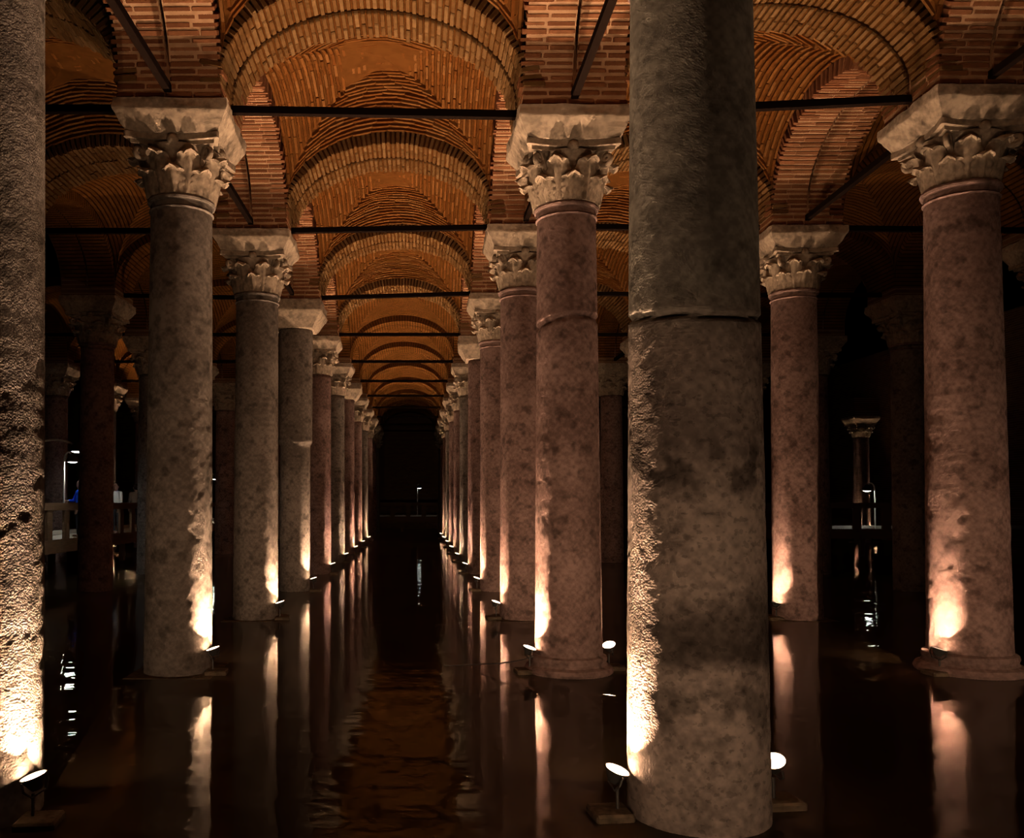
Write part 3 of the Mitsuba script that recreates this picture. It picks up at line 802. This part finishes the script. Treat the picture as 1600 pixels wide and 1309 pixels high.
lamp_post(-11.0, 26.9, 0.26, 3.44, 'curved lamp post on the left walkway with white light under its shade')
lamp_post(-9.75, 21.8, 1.18, 3.46, 'second lamp shade on the left walkway, partly behind a dark column')
lamp_post(-11.3, 46.7, 0.4, 3.44, 'far lamp glimpsed between the two nearest whole left columns')
lamp_post(0.1, 61.5, 0.15, 3.2, 'slim lamp post behind the distant railing at the aisle end', 0.12, 0.05)
lamp_post(17.8, 33.4, -0.3, 2.62, 'low white lamp above the right walkway railing', 0.3, 0.1)

# ------------------------------------------------------------------ people on the left walkway
def hull(a, ra, b, rb):
    s1 = manifold3d.Manifold.sphere(ra, 14).translate(list(map(float, a)))
    s2 = manifold3d.Manifold.sphere(rb, 14).translate(list(map(float, b)))
    return manifold3d.Manifold.batch_hull([s1, s2])

def chain(segs, detail=0.025):
    m = segs[0]
    for s in segs[1:]: m = m + s
    m = m.refine_to_length(detail)
    me = m.to_mesh()
    t = trimesh.Trimesh(me.vert_properties[:, :3], me.tri_verts, process=True)
    trimesh.smoothing.filter_taubin(t, iterations=8)
    return t

def make_person(x, y, turn, label, top_rgb, leg_rgb, arm=0.3):
    k = thing('person', label, 'person')
    M = move(x, y, DECK, turn)
    J = dict(hip=(0, 0, .92), chest=(0, 0, 1.30), neck=(0, .0, 1.46), head=(0, .02, 1.60))
    body, shirt, trousers = [], [], []
    body += [hull((0, 0, 1.42), .055, (0, .01, 1.52), .052), hull((0, .01, 1.565), .075, (0, .015, 1.635), .088), hull((0, .07, 1.545), .035, (0, .02, 1.60), .07),
             hull((0, .095, 1.585), .012, (0, .08, 1.61), .012)]
    body += [hull((s * .088, .0, 1.575), .018, (s * .086, .0, 1.605), .02) for s in (-1, 1)]
    shirt += [hull((s * .09, 0, 1.36), .09, (s * .07, 0, 1.10), .10) for s in (-1, 1)] + [hull((-.09, 0, 1.36), .09, (.09, 0, 1.36), .09), hull((-.07, 0, 1.0), .105, (.07, 0, 1.0), .105), hull((0, 0, 1.3), .12, (0, 0, 1.0), .12)]
    for s, up in ((-1, 0.0), (1, arm)):
        sh = np.array([s * .185, 0, 1.37]); el = sh + [s * .05, .04 + up * .1, -.29 + up * .05]
        wr = el + np.array([-s * .03 - s * .1 * up, .10 + .16 * up, -.24 + .38 * up])
        shirt += [hull(sh, .062, el, .048), hull((s * .1, 0, 1.37), .07, sh, .062), hull(el, .048, el + (wr - el) * .75, .040)]
        dd = unit(wr - el)
        palm = wr + dd * .07
        body += [hull(el + (wr - el) * .6, .034, wr, .026), hull(wr, .026, palm, .032)]
        lat = unit(np.cross(dd, [s, 0.2, 0]))
        for q in range(4):
            b = palm + lat * (q - 1.5) * .018
            l = (.07, .085, .08, .062)[q]
            mid = b + dd * l * .55
            body += [hull(b, .0095, mid, .0090), hull(mid, .0090, mid + unit(dd + [-s * .5, 0, 0]) * l * .5, .0080)]
        th = wr + dd * .02 + lat * .03
        body += [hull(th, .011, th + unit(dd + lat * .7) * .05, .010)]
    for s in (-1, 1):
        trousers += [hull((s * .09, 0, .94), .105, (s * .1, .01, .50), .068), hull((s * .1, .01, .50), .066, (s * .1, -.01, .10), .048)]
        body += [hull((s * .1, -.03, .045), .044, (s * .11, .14, .035), .035), hull((s * .1, -.01, .2), .038, (s * .1, -.02, .06), .042)]
    trousers.append(hull((-.07, 0, .96), .11, (.07, 0, .96), .11))
    hair = hull((0, -.005, 1.64), .096, (0, -.03, 1.60), .088) - hull((0, .14, 1.60), .085, (0, .12, 1.52), .1)
    col = lambda c: {'type': 'diffuse', 'reflectance': {'type': 'rgb', 'value': list(c)}}
    put(k, 'body', placed(mikit.ply(chain(body, 0.012), col((.42, .27, .20)), True), M))
    put(k, 'shirt', placed(mikit.ply(chain(shirt), col(top_rgb), True), M))
    put(k, 'trousers', placed(mikit.ply(chain(trousers), col(leg_rgb), True), M))
    put(k, 'hair', placed(mikit.ply(chain([hair]), col((.03, .02, .015)), True), M))
make_person(-10.35, 26.5, 2.3, 'visitor in a bright blue top under the curved lamp post', (.02, .10, .85), (.03, .03, .04), 0.6)
make_person(-10.30, 29.6, 2.8, 'visitor in a white shirt at the left railing', (.80, .80, .76), (.05, .05, .06), 0.2)
make_person(-10.35, 31.8, 0.6, 'visitor in a dull brown top, rightmost on the left walkway', (.30, .24, .19), (.04, .04, .05), 0.0)

# ------------------------------------------------------------------ the walkway the photo was taken from
make_walkway(-9.0, -0.16, 9.0, -0.16, 2.0, 1, 'raised walkway the photograph is taken from, behind its railing')

# ------------------------------------------------------------------ cable
scene[thing('cable', 'thin pale cable trailing across the water to the floodlight of the purple-brown column', 'cable')] = mikit.ply(
    tube([[0.35 + 1.05 * t, 10.9 - 0.5 * t + .1 * math.sin(5 * t), 0.02 + 0.22 * t ** 2] for t in np.linspace(0, 1, 24)], 0.007, 6), 'black_metal', True)
